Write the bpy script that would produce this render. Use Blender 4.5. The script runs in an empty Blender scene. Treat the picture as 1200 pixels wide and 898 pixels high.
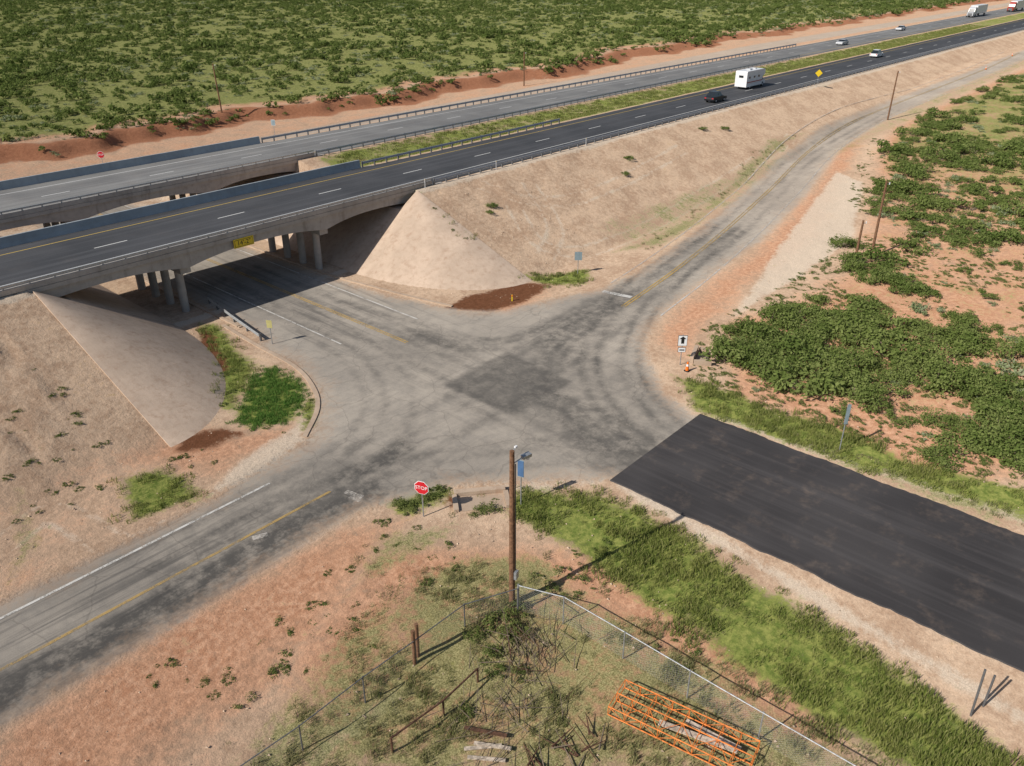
import bpy, math, random
import numpy as np
from mathutils import Vector, Matrix
random.seed(7); rng=np.random.default_rng(7)
scene=bpy.context.scene
# ------------------------------------------------------------ camera
CAM=np.array([-18.0,-68.7,30.0]); AZ=math.radians(48.5); PITCH=math.radians(27.9); FPX=960.0
cd=bpy.data.cameras.new("camera"); cam=bpy.data.objects.new("camera",cd); scene.collection.objects.link(cam)
cam.location=CAM; cam.rotation_euler=(math.radians(90)-PITCH,0,-AZ)
cd.sensor_width=36; cd.lens=28.8; cd.clip_end=9000; cd.clip_start=0.5
scene.camera=cam
F_=np.array([math.sin(AZ),math.cos(AZ)]); R_=np.array([math.cos(AZ),-math.sin(AZ)])
# ------------------------------------------------------------ terrain model (metres; x = along highway, y = across it)
def sm(a,b,x):
    t=np.clip((x-a)/(b-a),0,1); return t*t*(3-2*t)
def vnoise(x,y,s,seed=0):
    x=np.asarray(x,float)/s+seed*17.3; y=np.asarray(y,float)/s-seed*9.1
    xi=np.floor(x); yi=np.floor(y); fx=x-xi; fy=y-yi
    fx=fx*fx*(3-2*fx); fy=fy*fy*(3-2*fy)
    def h(a,b):
        v=np.sin(a*127.1+b*311.7+seed*3.3)*43758.5453; return v-np.floor(v)
    return (h(xi,yi)*(1-fx)+h(xi+1,yi)*fx)*(1-fy)+(h(xi,yi+1)*(1-fx)+h(xi+1,yi+1)*fx)*fy
def bank_y(x): return 79-13*sm(50,170,x)+2.2*np.sin(x*.11)+1.5*np.sin(x*.27+1)+.8*np.sin(x*.71)
AE,BE,XE=10.5,16.5,42.5
AW,BW,XW=10.5,18.5,2.0
def T(x,y):
    x=np.asarray(x,float); y=np.asarray(y,float)
    n=4.2*sm(55,240,x)
    by=bank_y(x)
    n=n+(1.7-0.9*sm(120,300,x))*sm(by,by+3.2,y)+ .012*np.maximum(y-by-3,0)*sm(0,60,y-by)*.4
    dS=np.maximum(-1.2-y,0); dN=np.maximum(y-34.0,0)
    dE=np.maximum(dS/BE,dN/14.0); dW=np.maximum(dS/BW,dN/14.0)
    e=6.4*(1-np.sqrt((np.maximum(XE-x,0)/AE)**2+dE**2))
    w=6.4*(1-np.sqrt((np.maximum(x-XW,0)/AW)**2+dW**2))
    e=np.maximum(e,w)
    med=-.55*np.clip(np.sin((y-12.3)/8.6*math.pi),0,1)*((y>12.3)&(y<20.9))
    inside=(y>-1.25)&(y<34.1)
    e=np.where(inside&(x>XW)&(x<XE),np.minimum(e,4.75),e+np.where(inside,med,0))
    return np.maximum(n,e)
_ts=np.concatenate([np.arange(15,260,.25),np.arange(260,1500,1.5)])
def P(u,v):
    """ground point surveyed from the aerial photograph"""
    a=(u-600)/FPX; b=(v-449)/FPX
    dn=math.sin(PITCH)+b*math.cos(PITCH); fw=math.cos(PITCH)-b*math.sin(PITCH)
    xs=CAM[0]+_ts*(F_[0]*fw+R_[0]*a); ys=CAM[1]+_ts*(F_[1]*fw+R_[1]*a); zs=CAM[2]-_ts*dn
    g=T(xs,ys); k=np.argmax(zs<g)
    if not (zs<g).any(): k=len(_ts)-1
    k=max(k,1)
    d0=zs[k-1]-g[k-1]; d1=g[k]-zs[k]; f=d0/(d0+d1+1e-9)
    return (xs[k-1]+(xs[k]-xs[k-1])*f, ys[k-1]+(ys[k]-ys[k-1])*f)
def PZ(u,v,z):
    a=(u-600)/FPX; b=(v-449)/FPX
    dn=math.sin(PITCH)+b*math.cos(PITCH); fw=math.cos(PITCH)-b*math.sin(PITCH); t=(CAM[2]-z)/dn
    return (CAM[0]+t*(F_[0]*fw+R_[0]*a), CAM[1]+t*(F_[1]*fw+R_[1]*a))
def PP(l): return [P(u,v) for u,v in l]
def z_at(x,y): return float(T(x,y))
def segdist(pts,X,Y,closed=True):
    d=np.full(X.shape,1e9); n=len(pts)
    for i in range(n if closed else n-1):
        ax,ay=pts[i]; bx,by=pts[(i+1)%n]
        vx,vy=bx-ax,by-ay; L=vx*vx+vy*vy+1e-9
        t=np.clip(((X-ax)*vx+(Y-ay)*vy)/L,0,1)
        d=np.minimum(d,(X-ax-t*vx)**2+(Y-ay-t*vy)**2)
    return np.sqrt(d)
def inpoly(pts,X,Y):
    c=np.zeros(X.shape,bool); n=len(pts)
    for i in range(n):
        ax,ay=pts[i]; bx,by=pts[(i+1)%n]
        if ay==by: continue
        m=((ay>Y)!=(by>Y))&(X<(bx-ax)*(Y-ay)/(by-ay)+ax); c^=m
    return c
def sdf(pts,X,Y):
    d=segdist(pts,X,Y); return np.where(inpoly(pts,X,Y),d,-d)
def smooth(pts,n=8):
    out=[]; p=[np.array(q,float) for q in pts]; p=[2*p[0]-p[1]]+p+[2*p[-1]-p[-2]]
    for i in range(1,len(p)-2):
        for k in range(n):
            t=k/n; a,b,c,d=p[i-1],p[i],p[i+1],p[i+2]
            out.append(tuple(.5*((2*b)+(-a+c)*t+(2*a-5*b+4*c-d)*t*t+(-a+3*b-3*c+d)*t**3)))
    out.append(tuple(p[-2])); return out
def offset(pts,o):
    out=[]
    for i,p in enumerate(pts):
        a=np.array(pts[max(i-1,0)]); b=np.array(pts[min(i+1,len(pts)-1)]); d=b-a; d=d/(np.linalg.norm(d)+1e-9)
        out.append((p[0]-d[1]*o,p[1]+d[0]*o))
    return out
# ------------------------------------------------------------ node helpers
class M:
    def __init__(s,name,rough=.85,spec=.3):
        s.mat=bpy.data.materials.new(name); s.mat.use_nodes=True; s.nt=s.mat.node_tree
        s.b=s.nt.nodes["Principled BSDF"]; s.b.inputs["Roughness"].default_value=rough
        s.b.inputs["Specular IOR Level"].default_value=spec
        s.co=s.nt.nodes.new("ShaderNodeTexCoord").outputs["Object"]
    def n(s,t,ins=None,**pr):
        nd=s.nt.nodes.new(t)
        for k,v in pr.items(): setattr(nd,k,v)
        for k,v in (ins or {}).items():
            if isinstance(v,bpy.types.NodeSocket): s.nt.links.new(v,nd.inputs[k])
            else: nd.inputs[k].default_value=v
        return nd
    def vec(s,sx,sy,sz=1):
        return s.n("ShaderNodeMapping",{"Vector":s.co,"Scale":(sx,sy,sz)}).outputs[0]
    def noise(s,sc,det=3,ro=.6,vec=None):
        return s.n("ShaderNodeTexNoise",{"Vector":vec or s.co,"Scale":sc,"Detail":float(det),"Roughness":ro}).outputs["Fac"]
    def ss(s,v,a,b,lo=0.,hi=1.):
        return s.n("ShaderNodeMapRange",{0:v,1:a,2:b,3:lo,4:hi},interpolation_type='SMOOTHSTEP').outputs[0]
    def m(s,op,a,b=0.):
        nd=s.n("ShaderNodeMath",{0:a,1:b},operation=op); return nd.outputs[0]
    def mix(s,f,a,b):
        def c(v): return v if isinstance(v,bpy.types.NodeSocket) else (*v,1)
        return s.n("ShaderNodeMix",{0:f,6:c(a),7:c(b)},data_type='RGBA').outputs[2]
    def mixf(s,f,a,b): return s.n("ShaderNodeMix",{0:f,2:a,3:b},data_type='FLOAT').outputs[0]
    def scale(s,c,k): return s.n("ShaderNodeVectorMath",{0:c,"Scale":k},operation='SCALE').outputs[0]
    def attr(s,name): return s.n("ShaderNodeAttribute",attribute_name=name).outputs["Fac"]
    def out(s,col,bump=None,bs=.3,bd=.1,alpha=None,diffuse=False):
        if diffuse:
            o=s.nt.nodes["Material Output"]; s.nt.nodes.remove(s.b); s.b=s.n("ShaderNodeBsdfDiffuse",{"Roughness":.6}); s.nt.links.new(s.b.outputs[0],o.inputs[0])
            s.nt.links.new(col,s.b.inputs["Color"])
        elif isinstance(col,bpy.types.NodeSocket): s.nt.links.new(col,s.b.inputs["Base Color"])
        else: s.b.inputs["Base Color"].default_value=(*col,1)
        if bump is not None:
            bn=s.n("ShaderNodeBump",{"Height":bump,"Strength":bs,"Distance":bd}); s.nt.links.new(bn.outputs[0],s.b.inputs["Normal"])
        if alpha is not None: s.nt.links.new(alpha,s.b.inputs["Alpha"])
        return s.mat
def simple(name,col,rough=.6,var=.25,sc=3,metal=0,spec=.3):
    g=M(name,rough,spec); g.b.inputs["Metallic"].default_value=metal
    f=g.noise(sc,2,.65)
    d=tuple(c*(1-var) for c in col); l=tuple(min(1,c*(1+var)) for c in col)
    return g.out(g.mix(g.ss(f,.3,.7),d,l))
# ---- ground colour shared by terrain & dusty road margins
def ground_color(g):
    nm=g.noise(.28,3,.65); nf=g.noise(2.2,3,.7); nff=g.noise(13,2,.75)
    mm=g.m('MULTIPLY',g.m('ADD',nm,nf),.5)
    cm=g.m('SUBTRACT',mm,.5)
    col=g.mix(g.ss(mm,.36,.64),(.37,.25,.17),(.54,.40,.285))
    red=g.mix(g.ss(nf,.33,.7),(.385,.19,.108),(.54,.315,.20))
    rf=g.ss(g.m('ADD',g.attr('red'),g.m('MULTIPLY',cm,3.2)),.15,1.0,0,.92)
    col=g.mix(rf,col,red)
    col=g.mix(g.ss(g.m('ADD',g.attr('bank'),g.m('MULTIPLY',cm,1.8)),.3,.9),col,g.mix(nf,(.17,.07,.038),(.42,.20,.115)))
    pf=g.ss(g.m('ADD',g.attr('pale'),g.m('MULTIPLY',cm,2.)),.3,.85,0,.8)
    col=g.mix(pf,col,g.mix(nff,(.43,.35,.27),(.60,.51,.41)))
    df=g.ss(g.m('ADD',g.m('MULTIPLY',g.attr('dry'),.52),mm),.84,1.06,0,.9)
    col=g.mix(df,col,g.mix(g.ss(nff,.3,.7),(.12,.13,.045),(.31,.29,.14)))
    bf=g.ss(g.m('ADD',g.m('MULTIPLY',g.attr('brush'),.6),mm),.80,1.06,0,.93)
    col=g.mix(bf,col,g.mix(g.ss(nf,.3,.7),(.10,.135,.035),(.26,.27,.10)))
    lf=g.ss(g.m('ADD',g.attr('lush'),g.m('MULTIPLY',cm,2.6)),.25,.85)
    col=g.mix(lf,col,g.mix(g.ss(nf,.3,.7),(.10,.14,.03),(.25,.26,.075)))
    mf=g.ss(g.m('ADD',g.attr('mud'),g.m('MULTIPLY',cm,2.2)),.35,.8)
    col=g.mix(mf,col,g.mix(nf,(.07,.028,.013),(.20,.09,.05)))
    col=g.scale(col,g.m('ADD',g.m('MULTIPLY',nff,.85),.57))
    return col,mm,nm,nf,nff
g=M("ground_soil",.95,.1)
col,mm,nm,nf,nff=ground_color(g)
mat_ground=g.out(col,g.noise(1.6,4,.75),.5,.28,diffuse=True)
# ---- old asphalt
g=M("weathered_asphalt",.85,.25)
col,mm,nm,nf,nff=ground_color(g)
n1=g.noise(.10,2,.6); n2=g.noise(.8,4,.75); n3=g.noise(45,1,.6); lng=g.noise(1.0,3,.75,g.vec(.07,1.9)); lat=g.noise(1.0,3,.75,g.vec(1.9,.07))
asp=g.mix(g.ss(n1,.3,.7),(.29,.258,.222),(.385,.34,.288))
asp=g.mix(g.ss(n2,.38,.75,0,.45),asp,(.20,.185,.168))
asp=g.mix(g.m('MULTIPLY',g.attr('stain'),.6),asp,(.42,.325,.25))
strk=g.mixf(g.attr('crossway'),lng,lat)
asp=g.mix(g.m('MULTIPLY',g.ss(strk,.47,.68,0,.7),g.attr('straight')),asp,(.13,.12,.11))
tr=g.m('MULTIPLY',g.attr('tire'),g.ss(n2,.28,.62,.35,1.0))
asp=g.mix(g.m('MINIMUM',tr,.9),asp,(.075,.071,.067))
asp=g.mix(g.m('MULTIPLY',g.attr('patch'),g.ss(n2,.25,.65,.65,1.)),asp,(.085,.08,.075))
vo=g.n("ShaderNodeTexVoronoi",{"Vector":g.n("ShaderNodeVectorMath",{0:g.co,1:g.n("ShaderNodeTexNoise",{"Vector":g.co,"Scale":.8,"Detail":2.}).outputs["Color"]},operation='ADD').outputs[0],"Scale":.22},feature='DISTANCE_TO_EDGE').outputs[0]
asp=g.mix(g.ss(vo,.003,.012,.22,0.),asp,(.07,.06,.055))
asp=g.scale(asp,g.m('ADD',g.m('MULTIPLY',n3,.7),.65))
ef=g.ss(g.m('ADD',g.attr('edge'),g.m('MULTIPLY',g.m('SUBTRACT',mm,.5),2.6)),-.1,.9)
ef2=g.ss(g.m('ADD',g.attr('edge'),g.m('MULTIPLY',g.m('SUBTRACT',mm,.5),7.)),-.2,2.2,.5,1.)
E=g.m('MULTIPLY',ef,ef2)
bh=g.mixf(ef,g.m('MULTIPLY',g.noise(1.6,4,.75),.28),g.m('MULTIPLY',n3,.012))
mat_road=g.out(g.mix(E,col,asp),bh,.5,1.0,diffuse=True)
def asphalt(name,c1,c2,dusty=.2,along='x'):
    g=M(name,.8,.3); n1=g.noise(.15,2,.6); n3=g.noise(35,1,.6); st=g.noise(1.,3,.65,g.vec(.04,1.3) if along=='x' else g.vec(1.3,.04))
    c=g.mix(g.ss(n1,.3,.7),c1,c2); c=g.mix(g.ss(st,.42,.75,0,.6),c,tuple(v*1.5 for v in c2))
    c=g.mix(g.ss(g.noise(.5,4,.75),.5,.85,0,dusty),c,(.35,.25,.18))
    return g.out(g.scale(c,g.m('ADD',g.m('MULTIPLY',n3,.9),.55)),n3,.3,.02)
mat_fresh=asphalt("fresh_asphalt",(.040,.036,.036),(.062,.056,.055),.28,'y')
mat_hw1=asphalt("highway_asphalt_dark",(.046,.047,.051),(.066,.066,.070),.06)
mat_hw2=asphalt("highway_asphalt_grey",(.15,.146,.142),(.20,.195,.187),.15)
def paint(name,c,lo,hi,mx=1.):
    g=M(name,.7,.3); f=g.noise(7,3,.8); f2=g.noise(.7,2,.6)
    return g.out(g.mix(f,c,tuple(v*.7 for v in c)),alpha=g.ss(g.m('ADD',f,g.m('MULTIPLY',f2,.8)),lo,hi,0,mx))
mat_white=paint("white_road_paint",(.72,.69,.64),.62,1.02,.95)
mat_whiteF=paint("faded_white_paint",(.68,.62,.55),.64,1.10,.85)
mat_whiteN=paint("white_highway_paint",(.72,.71,.68),.3,.5)
mat_yellow=paint("yellow_road_paint",(.58,.37,.10),.58,.98)
mat_yellowF=paint("faded_yellow_paint",(.55,.37,.14),.60,1.08,.85)
mat_yellowN=paint("yellow_highway_paint",(.60,.42,.11),.3,.5)
def concrete(name,c,stain,rough=.85):
    g=M(name,rough,.2); n1=g.noise(.25,3,.65); n2=g.noise(2.,4,.75); st=g.noise(1.,3,.7,g.vec(1.3,1.3,.15)); n3=g.noise(25,1,.6)
    k=g.mix(g.ss(n1,.3,.72),c,tuple(v*.8 for v in c)); k=g.mix(g.ss(st,.5,.8,0,.7),k,stain); k=g.mix(g.ss(n2,.45,.8,0,.45),k,stain)
    return g.out(g.scale(k,g.m('ADD',g.m('MULTIPLY',n3,.35),.83)),n2,.25,.05)
mat_conc=concrete("bridge_concrete",(.44,.40,.36),(.2,.17,.14))
mat_slope=concrete("slope_paving_concrete",(.57,.435,.33),(.34,.22,.15))
mat_barrier=concrete("barrier_concrete",(.34,.375,.40),(.24,.25,.26))
mat_kerb=concrete("kerb_concrete",(.50,.38,.28),(.34,.21,.14))
mat_steel=simple("galvanised_steel",(.42,.43,.44),.45,.2,8,.6)
mat_dsteel=simple("dark_steel",(.16,.16,.165),.5,.2,8,.4)
mat_wood=simple("pole_wood",(.17,.09,.05),.9,.35,6)
mat_redp=simple("red_sign_paint",(.55,.02,.03),.4,.08)
mat_wsign=simple("white_sign_paint",(.75,.75,.75),.4,.05)
mat_blue=simple("blue_grey_sign_paint",(.07,.14,.27),.4,.1)
mat_black=simple("black_paint",(.02,.02,.02),.4,.1)
mat_ysign=simple("yellow_sign_paint",(.70,.50,.03),.4,.05)
mat_gsign=simple("grey_sign_back",(.28,.36,.40),.4,.1,metal=.3)
mat_orange=simple("orange_steel_paint",(.66,.20,.045),.6,.3,5)
mat_orangeb=simple("orange_plastic",(.8,.18,.02),.5,.1)
mat_rust=simple("rusty_pipe",(.10,.05,.03),.8,.4,6)
mat_board=simple("weathered_boards",(.46,.38,.30),.9,.4,5)
mat_glass=simple("vehicle_glass",(.02,.025,.03),.1,.1,spec=.6)
mat_tyre=simple("tyre_rubber",(.02,.02,.02),.8,.1)
mat_cwhite=simple("vehicle_white_paint",(.72,.72,.73),.3,.04,spec=.5)
mat_cblack=simple("vehicle_black_paint",(.015,.015,.018),.3,.1,spec=.5)
mat_cgrey=simple("vehicle_grey_paint",(.45,.46,.48),.3,.05,spec=.5)
mat_cred=simple("vehicle_red_paint",(.35,.03,.02),.3,.05,spec=.5)
# ------------------------------------------------------------ mesh builder
class B:
    def __init__(s): s.v=[]; s.f=[]; s.mi=[]; s.mats=[]
    def m_(s,mat):
        if mat not in s.mats: s.mats.append(mat)
        return s.mats.index(mat)
    def add(s,vs,fs,mat):
        o=len(s.v); s.v+= [tuple(map(float,v)) for v in vs]; k=s.m_(mat)
        for f in fs: s.f.append(tuple(i+o for i in f)); s.mi.append(k)
    def box(s,c,d,mat,rz=0,taper=1.0):
        x,y,z=[q/2 for q in d]; cs,sn=math.cos(rz),math.sin(rz); vs=[]
        for k in (-1,1):
            t=taper if k==1 else 1
            for a,b in ((-1,-1),(1,-1),(1,1),(-1,1)):
                px,py=a*x*t,b*y*t; vs.append((c[0]+px*cs-py*sn,c[1]+px*sn+py*cs,c[2]+k*z))
        s.add(vs,[(3,2,1,0),(4,5,6,7),(0,1,5,4),(1,2,6,5),(2,3,7,6),(3,0,4,7)],mat)
    def tube(s,a,b,r,mat,n=6,r2=None):
        a=Vector(a); b=Vector(b); d=(b-a).normalized(); r2=r if r2 is None else r2
        u=d.cross(Vector((0,0,1)) if abs(d.z)<.95 else Vector((1,0,0))).normalized(); w=d.cross(u)
        vs=[]
        for p,rr in ((a,r),(b,r2)):
            for i in range(n):
                t=2*math.pi*i/n; vs.append(p+(u*math.cos(t)+w*math.sin(t))*rr)
        s.add(vs,[(i,(i+1)%n,n+(i+1)%n,n+i) for i in range(n)]+[tuple(range(n))[::-1],tuple(range(n,2*n))],mat)
    def prism(s,prof,y0,y1,mat):  # profile in xz
        n=len(prof); vs=[(x,y0,z) for x,z in prof]+[(x,y1,z) for x,z in prof]
        s.add(vs,[(i,(i+1)%n,n+(i+1)%n,n+i) for i in range(n)]+[tuple(range(n))[::-1],tuple(range(n,2*n))],mat)
    def sweep(s,pts,w,h,mat,z0=0.,side=0.):
        L=offset(pts,w/2+side); Rr=offset(pts,-w/2+side); vs=[];fs=[]
        for i in range(len(pts)):
            z=z_at(*pts[i])+z0
            vs+=[(L[i][0],L[i][1],z-.2),(L[i][0],L[i][1],z+h),(Rr[i][0],Rr[i][1],z+h),(Rr[i][0],Rr[i][1],z-.2)]
            if i:
                a=4*i-4;b=4*i
                fs+=[(a,b,b+1,a+1),(a+1,b+1,b+2,a+2),(a+2,b+2,b+3,a+3)]
        e=4*(len(pts)-1); fs+=[(0,1,2,3),(e+3,e+2,e+1,e)]
        s.add(vs,fs,mat)
    def obj(s,name,loc=(0,0,0),rz=0,smooth_=False,parent=None):
        me=bpy.data.meshes.new(name); me.from_pydata(s.v,[],s.f)
        for m in s.mats: me.materials.append(m)
        me.polygons.foreach_set("material_index",s.mi)
        if smooth_: me.polygons.foreach_set("use_smooth",[True]*len(s.f))
        me.update(); o=bpy.data.objects.new(name,me); scene.collection.objects.link(o)
        o.location=loc; o.rotation_euler=(0,0,rz)
        if parent: o.parent=parent
        return o
# ------------------------------------------------------------ masks
pv=[(16.3,60),(16.3,-8)]+PP([(300,408),(345,432),(366,455),(371,480),(356,512),(300,548),(250,580)])+[(-8,-27.0),(-40,-27.0),(-160,-27.0),(-160,-36.3),(-40,-36.3),(-8,-36.3)]
pv+=PP([(430,602),(470,592),(530,574),(600,570),(690,568),(722,567)])+[(18.5,-60),(18.5,-330),(29.9,-330),(29.9,-60)]
pv+=PP([(815,485),(785,458),(768,428),(764,398),(785,366),(830,330),(900,281),(952,226),(988,176),(1036,145),(1105,112),(1172,84)])
pv+=[(330,-15),(700,-12),(700,-4),(330,-5.5)]
pv+=PP([(1200,58),(1130,85),(1045,115),(962,146),(905,189),(846,244),(800,280),(740,320),(700,338),(640,350),(590,362),(540,362),(495,354),(440,340)])+[(29.4,2),(29.4,60)]
def paved(X,Y):
    s=sdf(pv,X,Y); yc=61.5-11*sm(60,220,X)
    return np.maximum(s,4.6-np.abs(Y-yc))
polys={
'lush':[[(575,588),(620,574),(700,578),(760,604),(830,642),(900,692),(1000,752),(1100,822),(1180,880),(1260,940),(1100,940),(1000,870),(900,805),(820,748),(740,695),(690,655),(640,625)],
 [(292,445),(320,430),(352,446),(356,470),(340,492),(300,503),(278,494),(284,470)],[(232,380),(255,380),(300,435),(275,480),(250,475),(255,430)],
 [(790,440),(830,450),(900,478),(985,500),(1060,540),(1200,575),(1320,610),(1320,640),(1200,606),(1080,570),(960,532),(870,500),(820,482)],
 [(145,565),(190,548),(248,583),(200,596),(155,612)],[(490,226),(478,232),(540,275),(560,285)],[(615,322),(690,316),(690,332),(640,335)],[(455,590),(520,570),(525,582),(470,605)],
 [(358,470),(366,470),(368,500),(356,505)]],
'dry':[[(200,940),(330,800),(430,700),(540,640),(640,640),(760,720),(900,800),(1120,940)],[(960,150),(900,195),(830,262),(780,290),(700,300),(800,255),(900,160)],[(820,480),(1200,580),(1200,640),(1000,560)],[(0,560),(40,560),(60,640),(0,700)],
   [(1160,560),(1320,590),(1320,660),(1100,600)],[(430,620),(560,600),(540,640),(430,690),(380,740)]],
'red':[[(-80,980),(120,960),(330,790),(430,680),(470,610),(400,620),(200,726),(0,858)],[(800,420),(870,340),(960,280),(1010,160),(985,172),(950,225),(895,285),(790,365),(770,400)],
   [(440,640),(700,640),(960,800),(1000,900),(700,900),(350,900),(330,790)],[(530,360),(650,335),(600,372)],[(850,380),(1100,300),(1200,380),(1200,560),(1060,560),(860,460)],[(200,500),(360,500),(250,560),(150,540)]],
'pale':[[(720,572),(830,636),(960,710),(1100,790),(1230,870),(1230,850),(1100,775),(960,694),(830,620),(722,560)],[(840,492),(960,535),(1080,575),(1240,630),(1240,612),(1080,560),(960,518),(840,480)],
   [(370,470),(355,520),(300,555),(240,585),(280,540),(345,500)],[(560,568),(700,566),(720,560),(640,580)],[(352,892),(440,820),(480,800),(480,812),(370,898)],[(980,200),(1012,215),(1000,280),(930,330),(860,370),(905,300)]],
'mud':[[(518,362),(550,346),(610,330),(652,332),(620,352),(575,368)],[(212,508),(262,500),(292,508),(250,526),(205,530)],[(525,583),(560,576),(590,578),(560,597),(530,596)],[(228,378),(250,392),(268,430),(246,470),(238,480),(238,420)]],
}
soft={'red':2.6,'dry':2.2,'pale':1.0,'lush':1.2,'mud':1.1}
polysW={k:[PP(p) for p in v] for k,v in polys.items()}
brushR=PP([(1045,150),(1022,190),(1010,260),(985,310),(930,345),(855,385),(835,425),(870,462),(1000,495),(1100,530),(1200,562)])+[(60,-105),(110,-260),(900,-500),(1500,-30),(380,-24)]
ruts=[smooth(PP(q),6) for q in ([(600,240),(640,290),(720,285),(830,225),(930,160)],[(560,215),(620,235),(700,225),(800,175)],[(620,215),(650,265),(640,300)],[(0,640),(60,600),(140,640),(200,620)])]
def masks(X,Y,ps):
    o={}
    for k,v in polysW.items():
        a=np.zeros(X.shape); q=soft[k]
        for p in v: a=np.maximum(a,sm(-q,q,sdf(p,X,Y)))
        o[k]=a
    med=sm(12.0,12.8,Y)*sm(21.2,20.4,Y)*np.maximum(sm(43,46,X),sm(2,-2,X))
    o['lush']=np.maximum(o['lush'],med*.65); o['dry']=np.maximum(o['dry'],med)
    by=bank_y(X)
    o['brush']=np.maximum(sm(by+1.0,by+16,Y),sm(-2.5,4,sdf(brushR,X,Y))*(.52+.30*sm(80,160,X)))
    o['bank']=sm(by-4,by-.5,Y)*sm(by+8,by+2.5,Y)
    o['red']=np.maximum(o['red'],.52*sm(36,45,Y))
    o['red']=np.maximum(o['red'],np.minimum(o['brush']*1.6,.85))
    o['red']=np.maximum(o['red'],.35*sm(-14,-20,Y)*sm(6,-4,X))
    o['pale']=np.maximum(o['pale'],sm(-.2,-.9,Y)*sm(-2.4,-1.2,Y))
    o['pale']=np.maximum(o['pale'],sm(33,35,Y)*sm(50,40,Y)*.5)
    for r_ in ruts:
        for q in (-.9,.9): o['pale']=np.maximum(o['pale'],.62*np.exp(-(segdist(offset(r_,q),X,Y,False)/.35)**2))
    o['dry']=np.maximum(o['dry'],.8*sm(-12,-15,Y)*sm(-23,-19,Y)*sm(48,62,X))
    o['edge']=np.clip(ps,-3,6)
    o['stain']=np.maximum(sm(40,50,Y),np.maximum(sm(56,90,X)*.35,.6*sm(6,-4,X)*sm(-33,-36,Y)))
    o['crossway']=(np.abs(X-24)<6.5).astype(float)
    o['straight']=np.maximum(np.maximum(sm(6,-2,X),.8*sm(-20,-10,Y)*(np.abs(X-24)<8)),.25)
    return o
tracks=[]
def tk(px,offs,w=.3,a=.7):
    b=smooth(PP(px),8)
    for o_ in offs: tracks.append((offset(b,o_),w,a))
tk([(250,640),(330,590),(420,540),(465,480),(440,420),(360,370),(290,335)],(-1.2,.9,2.4),.3,.42)
tk([(850,268),(780,320),(735,370),(715,430),(750,490),(790,520)],(-2.4,-1.1,.9,2.3),.33,.68)
tk([(250,312),(450,398),(600,468),(740,532),(800,555)],(-3.0,-1.4,1.3,2.9),.34,.48)
tk([(360,350),(480,385),(580,405),(660,385),(720,350),(780,310)],(-1.,1.2),.34,.45)
tk([(100,725),(250,640),(420,556),(560,478),(680,402),(760,340),(850,265)],(-1.6,1.,2.8),.34,.45)
tk([(200,690),(300,632),(430,575),(560,545),(680,535),(760,545)],(-.9,1.1,2.2),.34,.5)
tk([(760,560),(690,510),(640,450),(660,400),(740,345)],(-1.,0,1.),.4,.6)
tk([(700,345),(640,380),(570,400),(480,385)],(0,.8,1.8),.33,.55)
tk([(0,822),(100,765),(200,710),(300,652),(380,607),(440,575)],(-.5,.1,.7),.34,1.4)
tk([(0,800),(140,728),(260,660),(400,578)],(.3,),.3,1.2)
tk([(0,868),(150,775),(300,690)],(0,.8),.3,.7)
tk([(400,565),(440,548),(480,525)],(0,.6),.3,1.3)
tk([(820,300),(900,222),(945,180),(1040,128)],(-2.2,-.8,1.2,2.8),.35,.4)
tk([(620,470),(700,500),(790,545)],(-1.5,0,1.6),.6,.4)
patch=PP([(517,452),(595,413),(672,448),(603,490)])
patch2=PP([(598,412),(640,396),(770,450),(800,490),(725,555),(603,490),(672,448)])
patch3=PP([(440,400),(500,385),(560,412),(520,450),(480,430)])
# ------------------------------------------------------------ ground + pavement grids
def grow(a,step,end,k=1.05,mx=80):
    o=[]; x=a
    while x<end: step=min(step*k,mx); x+=step; o.append(x)
    return o
xs=np.array(sorted([-v for v in grow(70,.7,4500,1.12,250)]+list(np.arange(-70,-34,.7))+list(np.arange(-34,58,.34))+grow(58,.34,330,1.02,2.4)+grow(331,2.5,5500,1.1,250)))
ys=np.array(sorted([-v for v in grow(62,.5,4000,1.09,250)]+list(np.arange(-62,0,.34))+list(np.arange(0,100,.9))+grow(100,.9,5500,1.06,250)))
X,Y=np.meshgrid(xs,ys); Xf,Yf=X.ravel(),Y.ravel()
ps=paved(Xf,Yf); Zt=T(Xf,Yf); mk=masks(Xf,Yf,ps)
nx,ny=len(xs),len(ys)
amp=sm(1.6,5,-ps)*np.where((Yf>-1.6)&(Yf<34.4)&(Zt>6.0),0,1)*np.where((Xf>XW-4)&(Xf<XE+1.5)&(Yf>-22)&(Yf<36),0,1)
Zg=Zt+amp*((vnoise(Xf,Yf,1.1,1)-.5)*.14+(vnoise(Xf,Yf,3.7,2)-.5)*.26+(vnoise(Xf,Yf,14,3)-.5)*.5*mk['brush'])
onsl=sm(.3,1.5,Zt)*sm(6.3,5.6,Zt)*(Yf<-1.5)*(Yf>-21)*amp*(sm(8,-2,Xf)+.35*sm(40,50,Xf)*sm(120,60,Xf))
Zg=Zg-onsl*.20*sm(.55,.9,vnoise(Xf+.8*np.sin(Yf*.5),Yf*.12,1.3,8))
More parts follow.
